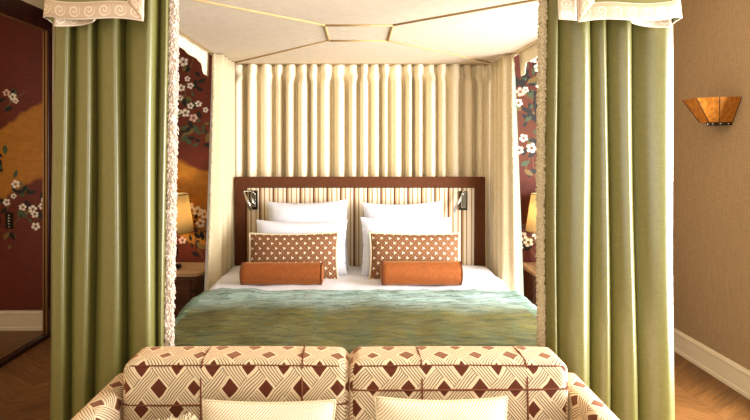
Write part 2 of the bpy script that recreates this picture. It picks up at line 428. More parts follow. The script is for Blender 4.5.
MB().box(XR + .05, XR + .055, W0 + .06, W1 - .06, WZ0 + .06, WZ1 - .06).build('pane', M['glass'], wo)
m = MB()
for a in (F0, F0 + 1.1, F0 + 2.24, F1 - .06): m.box(a, a + .06, YF - .09, YF - .02, .4, 2.6)
for a in (.4, 2.54): m.box(F0, F1, YF - .09, YF - .02, a, a + .06)
wo = struct(m.build('window_2', M['baseboard']))  # unseen window, put in to go with the fill lamp
MB().box(F0 + .06, F1 - .06, YF - .055, YF - .05, .46, 2.54).build('pane', M['glass'], wo)

def baseboard(name, ax, p, a0, a1, sgn):
    prof = [(0, 0), (.020, 0), (.020, .022), (.014, .030), (.014, .132), (.018, .138), (.018, .150), (.010, .165), (0, .168)]
    vs = []
    for a in (a0, a1):
        for d, z in prof: vs.append((p + sgn * d, a, z) if ax == 0 else (a, p + sgn * d, z))
    n = len(prof); fs = [(i, (i + 1) % n, n + (i + 1) % n, n + i) for i in range(n)] + [tuple(range(n)), tuple(range(n, 2 * n))[::-1]]
    return struct(MB().add(vs, fs).build(name, M['baseboard']))
baseboard('baseboard_right', 0, XR, YF, YB, -1)
baseboard('baseboard_back', 1, YB, XL + .02, XR - .02, -1)
baseboard('baseboard_left', 0, XL, YF, 2.55, 1)

# ---------------------------------------------------------------- painted murals on the back wall
def wz(px, py): return ((px - 355) / 118, CZ + (147 - py) / 118)
def mz(px, py): return (-5.06 - (px - 355) / 118, CZ + (147 - py) / 118)   # seen in the mirror
YM = YB - 0.012
def flat(mb, pts, lift):
    n = len(pts); o = [(x, YM - lift, z) for x, z in pts]
    mb.add(o, [tuple(range(n))])
def blossom(mb, x, z, r, mi, rot=0):
    mb.cur = mi
    for k_ in range(5):
        a = rot + k_ * 2 * PI / 5 + random.uniform(-.15, .15); cx, cz = x + math.cos(a) * r * .62, z + math.sin(a) * r * .62
        pts = [(cx + math.cos(t) * r * (.46 if math.cos(t - a) > 0 else .34) , cz + math.sin(t) * r * .38) for t in [2 * PI * i / 10 for i in range(10)]]
        flat(mb, pts, .0016 + .0002 * k_)
    mb.cur = 3
    flat(mb, [(x + math.cos(t) * r * .17, z + math.sin(t) * r * .17) for t in [2 * PI * i / 8 for i in range(8)]], .0032)
def leaf(mb, x, z, L, a, mi):
    mb.cur = mi; d = Vector((math.cos(a), math.sin(a))); n = Vector((-d.y, d.x)); pts = []
    for s_ in (0, .15, .4, .65, .85, 1): wd = .36 * math.sin(PI * s_ ** .8) * L; p = d * (s_ - .5) * L + n * wd / 2 * 1.4; pts.append((x + p.x, z + p.y))
    for s_ in (.85, .65, .4, .15): wd = .36 * math.sin(PI * s_ ** .8) * L; p = d * (s_ - .5) * L - n * wd / 2 * 1.4; pts.append((x + p.x, z + p.y))
    flat(mb, pts, .0010 + random.random() * .0004)
def twig(mb, pts, r):
    mb.cur = 6; P = catmull(pts, 6)
    for a, b in zip(P, P[1:]):
        d = Vector((b[0] - a[0], b[1] - a[1])); n = Vector((-d.y, d.x)).normalized() * r
        flat(mb, [(a[0] + n.x, a[1] + n.y), (b[0] + n.x, b[1] + n.y), (b[0] - n.x, b[1] - n.y), (a[0] - n.x, a[1] - n.y)], .0007)
MURM = lambda g: [g, M['petal'], M['petal_pink'], M['leaf_gold'], M['leaf_green'], M['foliage'], M['branch']]
def mural(x0, x1, ground, blooms, sprays, twigs, label):
    mb = MB(); mb.box(x0, x1, YM, YB - .001, .172, 2.74)
    for t in twigs: twig(mb, t, .006)
    for (x, z, n, sp) in sprays:
        for _ in range(n):
            leaf(mb, x + random.gauss(0, sp), z + random.gauss(0, sp), random.uniform(.045, .09), random.uniform(0, 2 * PI), random.choice((3, 4, 5, 5, 5, 5)))
    for (x, z, r) in blooms:
        if x0 + r < x < x1 - r: blossom(mb, x, z, r * .8, random.choice((1, 1, 1, 1, 2)), random.random() * 6)
    # keep painted shapes inside the panel
    for p in mb.v[8:]: p.x = min(max(p.x, x0 + .002), x1 - .002)
    return tag(mb.build('wall_mural', MURM(ground)), label, 'mural', 'lacquered murals behind the bed')
bl = [wz(*p) + (r,) for p, r in [((184, 62), .05), ((188, 79), .03), ((182, 88), .04), ((191, 86), .035), ((199, 104), .035), ((191, 106), .035), ((181, 98), .03), ((186, 113), .045), ((194, 118), .045), ((206, 110), .03), ((180, 112), .03),
      ((198, 211), .055), ((205, 214), .05), ((201, 223), .05), ((190, 206), .045), ((183, 240), .04)]]
bl += [mz(*p) + (r,) for p, r in [((3, 93), .04), ((9, 97), .04), ((12, 101), .03), ((12, 184), .045), ((10, 196), .03), ((3, 202), .04), ((19, 207), .04), ((29, 209), .045), ((31, 214), .04), ((32, 226), .045), ((38, 206), .035), ((40, 200), .03)]]
sp = [wz(*p) + (n, s_) for p, n, s_ in [((186, 66), 5, .04), ((198, 84), 8, .06), ((186, 104), 12, .07), ((196, 125), 12, .07), ((186, 135), 14, .05), ((203, 135), 12, .05), ((195, 230), 14, .09), ((185, 215), 10, .08), ((200, 245), 8, .08)]]
sp += [mz(*p) + (n, s_) for p, n, s_ in [((8, 100), 9, .06), ((14, 192), 12, .07), ((24, 212), 14, .08), ((36, 210), 8, .05)]]
for _ in range(8): x, z = random.uniform(-2.0, -1.65), random.uniform(.6, 2.3); bl.append((x, z, .045)); sp.append((x, z, 6, .08))
tw = [[wz(176, 150), wz(190, 120), wz(186, 90), wz(195, 55)], [wz(206, 262), wz(196, 240), wz(202, 220)], [mz(0, 240), mz(18, 215), mz(40, 204)], [mz(0, 110), mz(10, 100), mz(22, 92)]]
mural(XL + .02, -.98, M['mural_left'], bl, sp, tw, 'gold and maroon lacquer mural with white blossom behind the left nightstand')
bl = [wz(*p) + (r,) for p, r in [((530, 59), .04), ((537, 60), .05), ((538, 68), .05), ((520, 92), .05), ((518, 103), .045), ((525, 90), .035), ((539, 86), .04), ((523, 138), .045), ((531, 148), .055), ((519, 150), .045), ((541, 125), .04),
      ((522, 236), .05), ((528, 242), .05), ((519, 246), .04), ((536, 235), .045)]]
sp = [wz(*p) + (n, s_) for p, n, s_ in [((533, 52), 7, .05), ((520, 78), 12, .05), ((533, 76), 12, .06), ((526, 100), 14, .06), ((538, 108), 12, .06), ((524, 116), 7, .04), ((535, 140), 7, .05), ((524, 168), 6, .05), ((527, 155), 6, .05), ((524, 245), 12, .07), ((534, 225), 10, .07)]]
for _ in range(10): x, z = random.uniform(1.65, 2.3), random.uniform(.7, 2.4); bl.append((x, z, .05)); sp.append((x, z, 7, .09))
tw = [[wz(537, 190), wz(532, 150), wz(538, 110), wz(524, 95)], [wz(532, 150), wz(524, 172)], [wz(538, 262), wz(528, 245), wz(519, 235)]]
mural(1.10, XR - .02, M['mural_right'], bl, sp, tw, 'dark red lacquer mural with white magnolias behind the right nightstand')
o = MB().box(-2.13, -2.07, YM - .012, YM - .001, .86, 1.0)
for k_ in range(5): o.cur = 1; o.box(-2.108, -2.100, YM - .015, YM - .011, .875 + k_ * .024, .883 + k_ * .024)
tag(o.build('switch_panel', [M['dark_metal'], M['petal']]), 'small dark switch plate with pale dots on the lacquer mural', 'switch')

# ---------------------------------------------------------------- tall framed mirror on the left wall
t = thing('wall_mirror', 'tall mirror in a dark wooden frame on the left wall', 'mirror', (XL + .02, 3.5, 0))
Y0, Y1, Z1 = 2.62, 4.52, 2.645
m = MB()
X0, X1 = XL + .001, XL + .045
m.box(X0, X1, Y0, Y0 + .07, 0, Z1).box(X0, X1, Y1 - .06, Y1, 0, Z1).box(X0, X1, Y0 + .07, Y1 - .06, 0, .035).box(X0, X1, Y0 + .07, Y1 - .06, Z1 - .15, Z1)
m.build('frame', M['frame_wood'], t, bevel=.004)
m = MB(); e = .012
m.box(X1 - .02, X1 - .008, Y1 - .06 - e, Y1 - .0601, .04, Z1 - .15).box(X1 - .02, X1 - .012, Y0 + .0701, Y0 + .07 + e, .04, Z1 - .15).box(X1 - .02, X1 - .012, Y0 + .08, Y1 - .075, Z1 - .158, Z1 - .1501)
m.build('gilt_edge', M['gold'], t)
MB().box(X0, XL + .02, Y0 + .0701, Y1 - .0601, .0351, Z1 - .1501).build('mirror_glass', M['mirror'], t)

# ---------------------------------------------------------------- bed
BX0, BX1 = -.965, 1.035; BC = (BX0 + BX1) / 2
t = thing('double_bed', 'wide bed with brown velvet framed headboard in striped fabric', 'bed', (BC, 3.3, 0))
merge(rbox(MB(), BX0 + .02, BX1 - .02, 2.38, 4.34, .10, .36, .03).build('base', M['cream_drape'], t, True))
merge(rbox(MB(), BX0 + .01, BX1 - .01, 2.37, 4.345, .362, .60, .05).build('mattress', M['white_linen'], t, True))
for x in (BX0 + .1, BX1 - .1):
    for y in (2.46, 4.22): MB().lathe(x, y, [(.03, 0), (.035, .099)], 14).build('leg', M['dark_wood'], t, True)
HX0, HX1, HZ = -.952, 1.032, 1.312; HY0, HY1 = 4.355, 4.42; fwd = .082
m = MB()
outer = [(HX0, .05), (HX0, HZ - .004), (HX0 + .004, HZ), (HX1 - .004, HZ), (HX1, HZ - .004), (HX1, .05)]
inner = [(HX0 + fwd, .05), (HX0 + fwd, HZ - fwd), (HX0 + fwd, HZ - fwd), (HX1 - fwd, HZ - fwd), (HX1 - fwd, HZ - fwd), (HX1 - fwd, .05)]
n = 6; vs = [(x, y, z) for y in (HY0, HY1) for x, z in outer] + [(x, y, z) for y in (HY0, HY1) for x, z in inner]
fs = []
for i in range(n - 1):
    fs += [(i, i + 1, 2 * n + i + 1, 2 * n + i), (n + i, 3 * n + i, 3 * n + i + 1, n + i + 1), (i, n + i, n + i + 1, i + 1), (2 * n + i, 2 * n + i + 1, 3 * n + i + 1, 3 * n + i)]
fs += [(0, 2 * n, 3 * n, n), (n - 1, 2 * n - 1, 4 * n - 1, 3 * n - 1)]
m.add(vs, [f for f in fs]); hb = m.build('headboard_border', M['velvet'], t)
b = hb.modifiers.new('bevel', 'BEVEL'); b.width = .006; b.segments = 3; b.limit_method = 'ANGLE'
MB().box(HX0 + fwd - .01, HX1 - fwd + .01, HY0 + .016, HY1, .05, HZ - fwd + .01).build('headboard_panel', M['stripe'], t)
m = MB(); q = .006
m.tube([(HX0 + fwd, HY0 + .012, .6), (HX0 + fwd, HY0 + .012, HZ - fwd), (HX1 - fwd, HY0 + .012, HZ - fwd), (HX1 - fwd, HY0 + .012, .6)], .005)
m.build('headboard_piping', M['dark_wood'], t, True)

sh = rbox(MB(), BX0 - .015, BX1 + .015, 3.3, 4.35, .34, .622, .055, wr=.012, skip=((2, -1), (1, -1)))
o = merge(sh.build('bed_sheet', M['white_sheet'], None, True)); tag(o, 'smooth white sheet covering the mattress beneath the pillows', 'sheet')
# turned-back duvet strip and bedspread
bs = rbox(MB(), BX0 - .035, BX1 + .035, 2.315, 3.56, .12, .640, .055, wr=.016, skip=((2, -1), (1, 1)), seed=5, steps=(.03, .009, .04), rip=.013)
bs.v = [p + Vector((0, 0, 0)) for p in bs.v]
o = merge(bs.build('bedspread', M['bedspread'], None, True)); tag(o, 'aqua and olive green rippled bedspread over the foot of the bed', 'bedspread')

# pillows -------------------------------------------------------
def pillow_mesh(mb, w_, h_, T, pinch=.07, n=26, sag=0, seed=0, wr=.004):
    """pillow standing in local XZ, thickness along Y, base on z=0; corners stay pointed"""
    def P(u, v, s_):
        a, b = 2 * u - 1, 2 * v - 1
        th = T / 2 * max(0, (1 - abs(a) ** 3.0) * (1 - abs(b) ** 3.0)) ** .6
        x = w_ / 2 * a * (1 - pinch * (1 - b * b)); z = h_ / 2 * b * (1 - pinch * (1 - a * a)) - sag * (1 - a * a) * (b > 0) * b
        nz = noise.noise(Vector((x * 9 + seed, z * 9, s_ * 3))) * wr * (th / (T / 2) + .2)
        return (x, s_ * (th + abs(nz)), z + h_ / 2)
    for s_ in (-1, 1):
        mb.grid(lambda u, v: P(u, v, s_), n, n, lambda u, v: ((u - .5) * w_, (v - .5) * h_))
    return P
def outline(w_, h_, pinch, sag, n=24):
    pts = []
    for (a0, b0, a1, b1) in ((-1, -1, 1, -1), (1, -1, 1, 1), (1, 1, -1, 1), (-1, 1, -1, -1)):
        for i in range(n):
            t_ = i / n; a = a0 + (a1 - a0) * t_; b = b0 + (b1 - b0) * t_
            pts.append((w_ / 2 * a * (1 - pinch * (1 - b * b)), 0, h_ / 2 * b * (1 - pinch * (1 - a * a)) - sag * (1 - a * a) * (b > 0) * b + h_ / 2))
    return pts + [pts[0]]
def pillow(name, label, cat, cx, y, z, w_, h_, T, tilt, mat, group, pinch=.05, sag=0, yaw=0, roll=0, piping=None, pr=.004, seed=0, fringe=None):
    R_ = Matrix.Translation((cx, y, z)) @ Matrix.Rotation(yaw, 4, 'Z') @ Matrix.Rotation(tilt, 4, 'X') @ Matrix.Rotation(roll, 4, 'Y')
    mb = MB(); pillow_mesh(mb, w_, h_, T, pinch, sag=sag, seed=seed); mb.v = [R_ @ p for p in mb.v]
    if piping or fringe:
        t_ = thing(name, label, cat, (cx, y, z), group)
        merge(mb.build('cover', mat, t_, True))
        if piping:
            pm = MB(); pm.tube([R_ @ Vector(p) for p in outline(w_, h_, pinch, sag)], pr, 6, False); pm.build('piping', piping, t_, True)
        if fringe:
            fm = MB(); ol = outline(w_, h_, pinch, sag, 60); cc = Vector((0, 0, h_ / 2))
            for p in ol:
                for _ in range(5):
                    p0 = Vector(p); d = (p0 - cc).normalized(); d = (d + Vector((random.gauss(0, .3), random.gauss(0, .35), random.gauss(0, .3)))).normalized()
                    p1 = p0 + d * random.uniform(.025, .04)
                    fm.tube([R_ @ (p0 - d * .01), R_ @ p1], [.0022, .0012], 3)
            fm.build('fringe', fringe, t_, True)
        return t_
    return tag(merge(mb.build(name, mat, None, True)), label, cat, group)
G = 'white pillows against the headboard'
ZB = .618
pillow('pillow', 'upright white pillow at the back left against the striped headboard', 'pillow', -.352, 4.155, ZB, .62, .53, .17, -.2, M['white_linen'], G, roll=-.03, seed=1, sag=.01)
pillow('pillow', 'upright white pillow at the back right below the right reading light', 'pillow', .378, 4.155, ZB, .62, .52, .17, -.2, M['white_linen'], G, roll=-.02, seed=2, sag=.01)
pillow('pillow', 'lower white pillow behind the left patterned cushion', 'pillow', -.395, 3.975, ZB, .68, .41, .14, -.3, M['white_linen'], G, seed=3, sag=.012)
pillow('pillow', 'lower white pillow behind the right patterned cushion', 'pillow', .382, 3.975, ZB, .68, .43, .14, -.3, M['white_linen'], G, seed=4, sag=.012)
G = 'patterned oblong cushions on the bed'
pillow('patterned_cushion', 'oblong tan cushion with white starry print, left of the pair on the bed', 'cushion', -.437, 3.85, ZB, .635, .33, .11, -.30, M['star'], G, .04, piping=M['fur'], pr=.007, seed=5, sag=.006, roll=-.01)
pillow('patterned_cushion', 'oblong tan cushion with white starry print, right of the pair on the bed', 'cushion', .422, 3.85, ZB, .645, .33, .11, -.30, M['star'], G, .04, piping=M['fur'], pr=.007, seed=6, sag=.006, roll=.01)

def bolster(label, x0, x1, y, z, r):
    t_ = thing('bolster_cushion', label, 'cushion', ((x0 + x1) / 2, y, z - r), 'rust velvet bolsters on the bed')
    m_ = MB(); L = x1 - x0; prof = [(0, .35), (.004, .8), (.014, .96), (.03, 1)]
    prof = prof + [(L * k_ / 12, 1 + .02 * math.sin(k_ * 2.1)) for k_ in range(1, 12)] + [(L - a, b_) for a, b_ in prof[::-1]]
    n_ = 40
    vs = [(x0 + a, y + math.cos(2 * PI * i / n_) * r * b_ * (1 + .015 * math.sin(i * 5 + a * 9)), z + math.sin(2 * PI * i / n_) * r * b_ * .97) for a, b_ in prof for i in range(n_)]
    fs = [(j * n_ + i, j * n_ + (i + 1) % n_, (j + 1) * n_ + (i + 1) % n_, (j + 1) * n_ + i) for j in range(len(prof) - 1) for i in range(n_)] + [tuple(range(n_))[::-1], tuple((len(prof) - 1) * n_ + i for i in range(n_))]
    m_.add(vs, fs); m_.build('cover', M['bolster'], t_, True)
    for xx in (x0 + .012, x1 - .012):
        m_ = MB(); m_.tube([(xx, y + math.cos(2 * PI * i / 24) * r * .985, z + math.sin(2 * PI * i / 24) * r * .955) for i in range(25)], .004, 6, False)
        m_.build('piping', M['velvet'], t_, True)
bolster('rust orange velvet bolster in front of the left patterned cushion', -.772, -.212, 3.715, .622 + .074, .076)
bolster('rust orange velvet bolster in front of the right patterned cushion', .172, .722, 3.715, .622 + .077, .080)

# reading lights on the headboard --------------------------------
def reading_light(x, z, hx, hz, label):
    yb = HY0 + .017
    t_ = thing('reading_light', label, 'lamp', (x, yb, z), 'swing-arm reading lights on the headboard')
    MB().box(x - .033, x + .033, yb - .022, yb - .0005, z - .075, z + .075).build('back_plate', M['dark_metal'], t_, bevel=.004)
    MB().box(x - .020, x + .020, yb - .027, yb - .0221, z - .055, z + .055).build('mirror_plate', M['chrome'], t_, bevel=.002)
    MB().tube(catmull([(x + .005, yb - .03, z + .045), (x + .01, yb - .07, z + .065), (hx, yb - .085, z + .075), (hx - (hx - x) * .1, yb - .09, z + .05)], 8), .005).build('arm', M['chrome'], t_, True)
    a = Vector((hx, yb - .088, z + .06)); b_ = Vector((hz[0], yb - .10, hz[1]))
    MB().tube([a, a.lerp(b_, .25), a.lerp(b_, .3), b_], [.007, .007, .011, .012], 14).build('lamp_head', M['chrome'], t_, True)
reading_light(-.805, 1.13, -.86, (-.805, 1.06), 'chrome reading light at the left end of the headboard')
reading_light(.858, 1.125, .84, (.765, 1.045), 'chrome reading light at the right end of the headboard')

# ---------------------------------------------------------------- canopy
CX0, CX1, CYB, CYF, CZt = -1.033, 1.164, 4.50, 2.26, 2.232
t = thing('bed_canopy', 'cream fabric bed canopy with a panelled ceiling and corded seams', 'canopy', (BC, 3.4, 0))
O = [(CX0, CYB), (CX1, CYB), (CX1, CYF), (CX0, CYF)]
I = [(-.168, 3.57), (.216, 3.57), (.216, 3.12), (-.170, 3.12)]
iz = CZt + .012
m = MB(); vs = [(x, y, CZt) for x, y in O] + [(x, y, iz) for x, y in I] + [(x, y, CZt + .06) for x, y in O]
m.add(vs, [(0, 1, 5, 4), (1, 2, 6, 5), (2, 3, 7, 6), (3, 0, 4, 7), (4, 5, 6, 7), (8, 9, 10, 11), (0, 8, 9, 1), (1, 9, 10, 2), (2, 10, 11, 3), (3, 11, 8, 0)])
m.build('ceiling_panel', M['canopy'], t)
m = MB()
for i in range(4):
    m.tube([(I[i][0], I[i][1], iz - .003), (I[(i + 1) % 4][0], I[(i + 1) % 4][1], iz - .003)], .0075, 8)
    m.tube([(I[i][0], I[i][1], iz - .003), (O[i][0], O[i][1], CZt - .003)], .0065, 8)
m.tube([(x, y, CZt - .002) for x, y in O + [O[0]]], .005, 6)
m.build('ceiling_cord', M['canopy_seam'], t, True)
m = MB()
zr0, zr1 = CZt - .0, CZt + .16
m.box(CX0 - .04, CX0 - .001, CYF, CYB + .02, zr0, zr1).box(CX1 + .001, CX1 + .04, CYF, CYB + .02, zr0, zr1)
m.box(CX0 - .001, CX1 + .001, CYF - .04, CYF - .001, zr0, zr1).box(CX0 - .001, CX1 + .001, CYB + .001, CYB + .12, zr0, zr1)
m.build('frame_rail', M['canopy'], t)
for x in (CX0 - .035, CX1 + .035):
    m = MB(); m.box(x - .02, x + .02, CYF + .10, CYF + .14, 0, zr0 + .02); m.build('post', M['dark_wood'], t, bevel=.004)
# side valances, seen from inside, with a longer tail at the head end
for x, sg in ((CX0 - .03, -1), (CX1 + .03, 1)):
    def hem(y):
        z = 2.175 - (y - 3.2) * .045
        k_ = (y - 3.90) / .04
        if k_ > 0: z -= .07 * min(1, k_) ** .3
        return z
    ye = 4.03
    m = MB(); m.grid(lambda u, v: (x + .006 * math.sin(u * 40) * (1 - v) + sg * .02 * (1 - v), 2.3 + (ye - 2.3) * u, hem(2.3 + (ye - 2.3) * u) * (1 - v) + zr1 * v), 120, 6)
    m.build('side_valance', M['cream_drape'], t, True, solid=.006)

# ---------------------------------------------------------------- head curtain with gathered heading
px_dark = [229, 244, 258, 272, 283, 296, 308, 318, 332, 345, 359, 369, 380, 390, 403, 413, 425, 436, 448, 462, 474, 486, 497]
def curtain_path(xs, A, yb, seed, skew=.5, jit=.3):
    rnd = random.Random(seed); pts = [(xs[0], yb)]
    for a, b_ in zip(xs, xs[1:]):
        w_ = b_ - a; am = A * (1 + jit * rnd.uniform(-1, 1))
        pts += [(a + w_ * .16, yb - am * .10), (a + w_ * .30, yb - am * .75), (a + w_ * .50, yb - am), (a + w_ * .74, yb - am * .92), (a + w_ * .90, yb - am * .25), (b_, yb)]
    return pts
xs = [(p - 355) / 122 for p in px_dark]
low = [x + .012 * math.sin(i * 2.3) for i, x in enumerate(xs)]; low[0] = xs[0]; low[-1] = xs[-1]
pa = catmull(curtain_path(xs, .075, 4.58, 1), 5); pb = catmull(curtain_path(low, .12, 4.60, 2), 5); NP = len(pa) - 1
def hc(u, v):
    i = int(round(u * NP)); z = .62 + (2.229 - .62) * v if False else .03 + (2.229 - .03) * v
    k_ = max(0, min(1, (2.17 - z) / .12)); k_ = k_ * k_ * (3 - 2 * k_)
    sh_ = .012 * math.sin(i / NP * 60) * (1 - min(1, abs(z - 2.13) / .05))
    return (pa[i][0] * (1 - k_) + pb[i][0] * k_ + sh_, pa[i][1] * (1 - k_) + pb[i][1] * k_ , z)
zs = 44
m = MB(); vs = []; fs = []
zl = [.03 + 1.9 * i / 12 for i in range(13)] + [1.93 + .299 * i / 22 for i in range(1, 23)]
for z in zl:
    for i in range(NP + 1): vs.append(hc(i / NP, (z - .03) / 2.199))
n = NP + 1
fs = [(j * n + i, j * n + i + 1, (j + 1) * n + i + 1, (j + 1) * n + i) for j in range(len(zl) - 1) for i in range(NP)]
m.add(vs, fs); o = m.build('head_curtain', M['cream_drape'], None, True, solid=.004)
tag(o, 'cream pleated curtain hanging across the wall behind the headboard', 'curtain')

def fringe_mesh(path, r, per, L, seed, mb=None, thick=.0035):
    rnd = random.Random(seed); mb = mb or MB()
    mb.tube(path, r, 8)
    for a, b_ in zip(path, path[1:]):
        a, b_ = Vector(a), Vector(b_)
        for _ in range(int((b_ - a).length * per)):
            p = a.lerp(b_, rnd.random()); th = rnd.uniform(0, 2 * PI); d = Vector((math.cos(th), math.sin(th), rnd.uniform(-.9, .3))).normalized()
            l = rnd.uniform(.6, 1.1) * L
            q_ = p + d * l; e_ = q_ + Vector((d.x * .2, d.y * .2, -1)).normalized() * l * .35
            mb.tube([p, q_, e_], [thick, thick * 1.15, thick * .6], 4)
    return mb

# side drapes at the head of the bed
def side_drape(sg, xt, yfront, xb, yfb, label):
    t_ = thing('side_drape', label, 'curtain', (xt, 4.3, 0), 'cream side drapes at the head of the bed')
    # profile from back to front in (inward offset, y)
    y0 = 4.44; prof = []
    nf = 4
    for i in range(nf * 12 + 1):
        s_ = i / (nf * 12); prof.append((.075 * (.5 - .5 * math.cos(s_ * nf * 2 * PI)), s_))
    def P(u, v):
        z = .05 + (2.225 - .05) * v; i = int(round(u * (len(prof) - 1))); o_, s_ = prof[i]
        k_ = 1 - v
        xx = xt + (xb - xt) * k_ ** 1.2; yf_ = yfront + (yfb - yfront) * k_
        amp = .9 + .3 * k_
        return (xx - sg * o_ * amp + (xt - xx) * (1 - s_) * .8, y0 + (yf_ - y0) * s_, z)
    MB().grid(P, len(prof) - 1, 20).build('fabric', M['side_linen'], t_, True, solid=.005)
    # turned-back edge with lining facing the foot of the bed
    wl = .012; wb = .075 if sg > 0 else .03
    def Q(u, v):
        a = P(1, v); wd = (wl + (wb - wl) * (1 - v) ** .8)
        return (a[0] + sg * wd * u, a[1] + .004 + .02 * math.sin(u * 3) + .03 * u, a[2])
    MB().grid(Q, 6, 20).build('lining', M['mint_lining'] if sg > 0 else M['white_linen'], t_, True, solid=.004)
    path = [Vector(P(1, v / 30)) + Vector((-sg * .012, -.008, 0)) for v in range(31)]
    fringe_mesh(path, .010, 700, .014, 11 + sg, thick=.0025).build('fringe', M['fur'], t_, True)
side_drape(-1, CX0 + .004, 3.98, CX0 - .06, 4.0, 'cream side drape at the head of the bed beside the left nightstand')
side_drape(1, CX1 - .012, 3.99, CX1 + .015, 4.0, 'cream drape with pale lining at the head beside the right nightstand')

# ---------------------------------------------------------------- front curtains
P0 = 246
def front_curtain(sg, bounds_top, bounds_bot, amps, skew, inner, label, flabel):
    t_ = thing('bed_curtain', label, 'curtain', ((bounds_top[0] + bounds_top[-1] - 710) / 2 / P0, 2.2, 0), 'green curtains at the foot corners of the canopy')
    def mk(b_):
        pts = []; yb = 2.275
        for i, (a, c) in enumerate(zip(b_, b_[1:])):
            a, c = (a - 355) / P0, (c - 355) / P0; w_ = c - a; am = amps[i]; s_ = skew[i]
            pts += ([(a, yb), (a + w_ * .10, yb - am * .30), (a + w_ * .40, yb - am * .78), (a + w_ * .75, yb - am * .98), (a + w_ * .90, yb - am), (a + w_ * .965, yb - am * .8), (a + w_ * .985, yb - am * .3)] if sg < 0 else
                    [(a, yb), (a + w_ * .06, yb - am * .35), (a + w_ * .30, yb - am * .80), (a + w_ * .58, yb - am * .99), (a + w_ * .74, yb - am * .93), (a + w_ * .88, yb - am * .68), (a + w_ * .975, yb - am * .25)])
        pts.append(((b_[-1] - 355) / P0, yb)); return catmull(pts, 5)
    A, B_ = mk(bounds_top), mk(bounds_bot); N = len(A) - 1; Z1_, Z0_ = 2.36, .012
    def P(u, v):
        i = int(round(u * N)); k_ = 1 - v; kk = k_ ** 1.1
        x_ = A[i][0] * (1 - kk) + B_[i][0] * kk; y_ = A[i][1] * (1 - kk) + B_[i][1] * kk
        y_ = 2.275 + (y_ - 2.275) * (.85 + .3 * kk) + .006 * noise.noise(Vector((x_ * 9, v * 3, 2)))
        x_ += .004 * math.sin(v * 7 + i * .05)
        return (x_, y_, Z0_ + (Z1_ - Z0_) * v)
    MB().grid(P, N, 36).build('fabric', M['curtain'], t_, True, solid=.005)
    e_ = 1 if sg < 0 else 0
    path = [Vector(P(e_, v / 60)) + Vector((-sg * .014, -.010, 0)) for v in range(61)]
    fringe_mesh(path, .016 if sg < 0 else .012, 3400, .022 if sg < 0 else .018, 31 + sg, thick=.0028).build('fringe', M['fringe_cream'] if sg < 0 else M['fur'], t_, True)
front_curtain(-1, [52, 71, 94, 122, 157, 167], [43, 67, 91, 125, 155, 162], [.065, .07, .085, .095, .05], [.35, .3, .3, .35, .3], -1,
              'olive green silk curtain with white looped fringe at the left foot corner', '')
front_curtain(1, [549, 558, 591, 608, 632, 674], [545, 557, 592, 612, 638, 675], [.06, .085, .065, .08, .09], [.3, .35, .3, .3, .35], 1,
              'olive green silk curtain with tan fringe at the right foot corner', '')

# pelmet flaps over the front curtains
def pelmet(sg, x0, x1, zb, label):
    """flap hanging from the canopy corner: green field, scroll trim along the hem and the inner side"""
    t_ = thing('pelmet', label, 'pelmet', ((x0 + x1) / 2, 2.14, 2.03), 'trimmed pelmet flaps on the canopy corners')
    yf = 2.125; ZT = 2.42; tb = .068
    # front surface: s from inner edge to outer edge, wraps round the corner towards the head
    L1 = abs(x1 - x0); Rr = .035; L2 = .30
    def X(s_):  # distance s -> (x, y)
        if s_ < L1: return (x0 + math.copysign(s_, x1 - x0), yf - .012 * math.sin(PI * s_ / L1 * 1.0))
        a = (s_ - L1) / Rr
        if a < PI / 2: return (x1 + math.copysign(Rr * math.sin(a), x1 - x0), yf + Rr * (1 - math.cos(a)))
        q_ = s_ - L1 - Rr * PI / 2
        return (x1 + math.copysign(Rr + q_ * .18, x1 - x0), yf + Rr + q_)
    LT = L1 + Rr * PI / 2 + L2
    def hemz(s_): return zb + .006 * math.sin(s_ * 18) + (.018 if s_ > L1 else .014 * s_ / L1)
    def strip(sa, sb, za, zb_, lift, nu, nv, uvm):
        m_ = MB()
        def F(u, v):
            s_ = sa + (sb - sa) * u; x_, y_ = X(s_); h0 = za(s_); h1 = zb_(s_); z = h0 + (h1 - h0) * v
            fl = .05 * max(0, (2.42 - z)) / .4       # flares slightly outwards at the hem
            if s_ > L1: x_ += math.copysign(fl * min(1, (s_ - L1) / .05) * .45, x1 - x0)
            return (x_, y_ - fl * .5 - lift, z)
        m_.grid(F, nu, nv, uvm); return m_
    strip(0, LT, lambda s_: hemz(s_) + .003, lambda s_: ZT, 0, 60, 10, lambda u, v: (u * LT, v)).build('panel', M['curtain'], t_, True, solid=.005)
    strip(0, LT, hemz, lambda s_: hemz(s_) + tb, .004, 60, 3, lambda u, v: (u * LT, v)).build('hem_trim', M['trim'], t_, True, solid=.0025)
    strip(0, .062, lambda s_: hemz(s_) + tb * (s_ / .062), lambda s_: ZT, .0045, 3, 20, lambda u, v: (v * .4, u)).build('side_trim', M['trim'], t_, True, solid=.0025)
    # rolled cuff under the hem at the outer end
    ex = math.copysign(1, x1 - x0); m_ = MB()
    def Fold(u, v):
        x_ = x1 - ex * (-.015 + .16 * u); lo = zb + .012 - .030 * (1 - u) ** .5 * .8; 
        return (x_, yf + .004 + .022 * math.sin(u * PI), lo + (zb + .06 - lo) * v)
    m_.grid(Fold, 16, 3, lambda u, v: (u * .2, v))
    m_.build('lining_fold', M['trim'], t_, True, solid=.003)
    # inner return flap hanging behind
    if sg > 0:
        m_ = MB(); xi = x0 - .052
        m_.grid(lambda u, v: (xi + .08 * u - .01 * v, yf + .03 + .02 * u, zb + .025 + (ZT - zb - .025) * v), 6, 6, lambda u, v: (v * .5, u)).build('return_flap', M['trim'], t_, True, solid=.003)
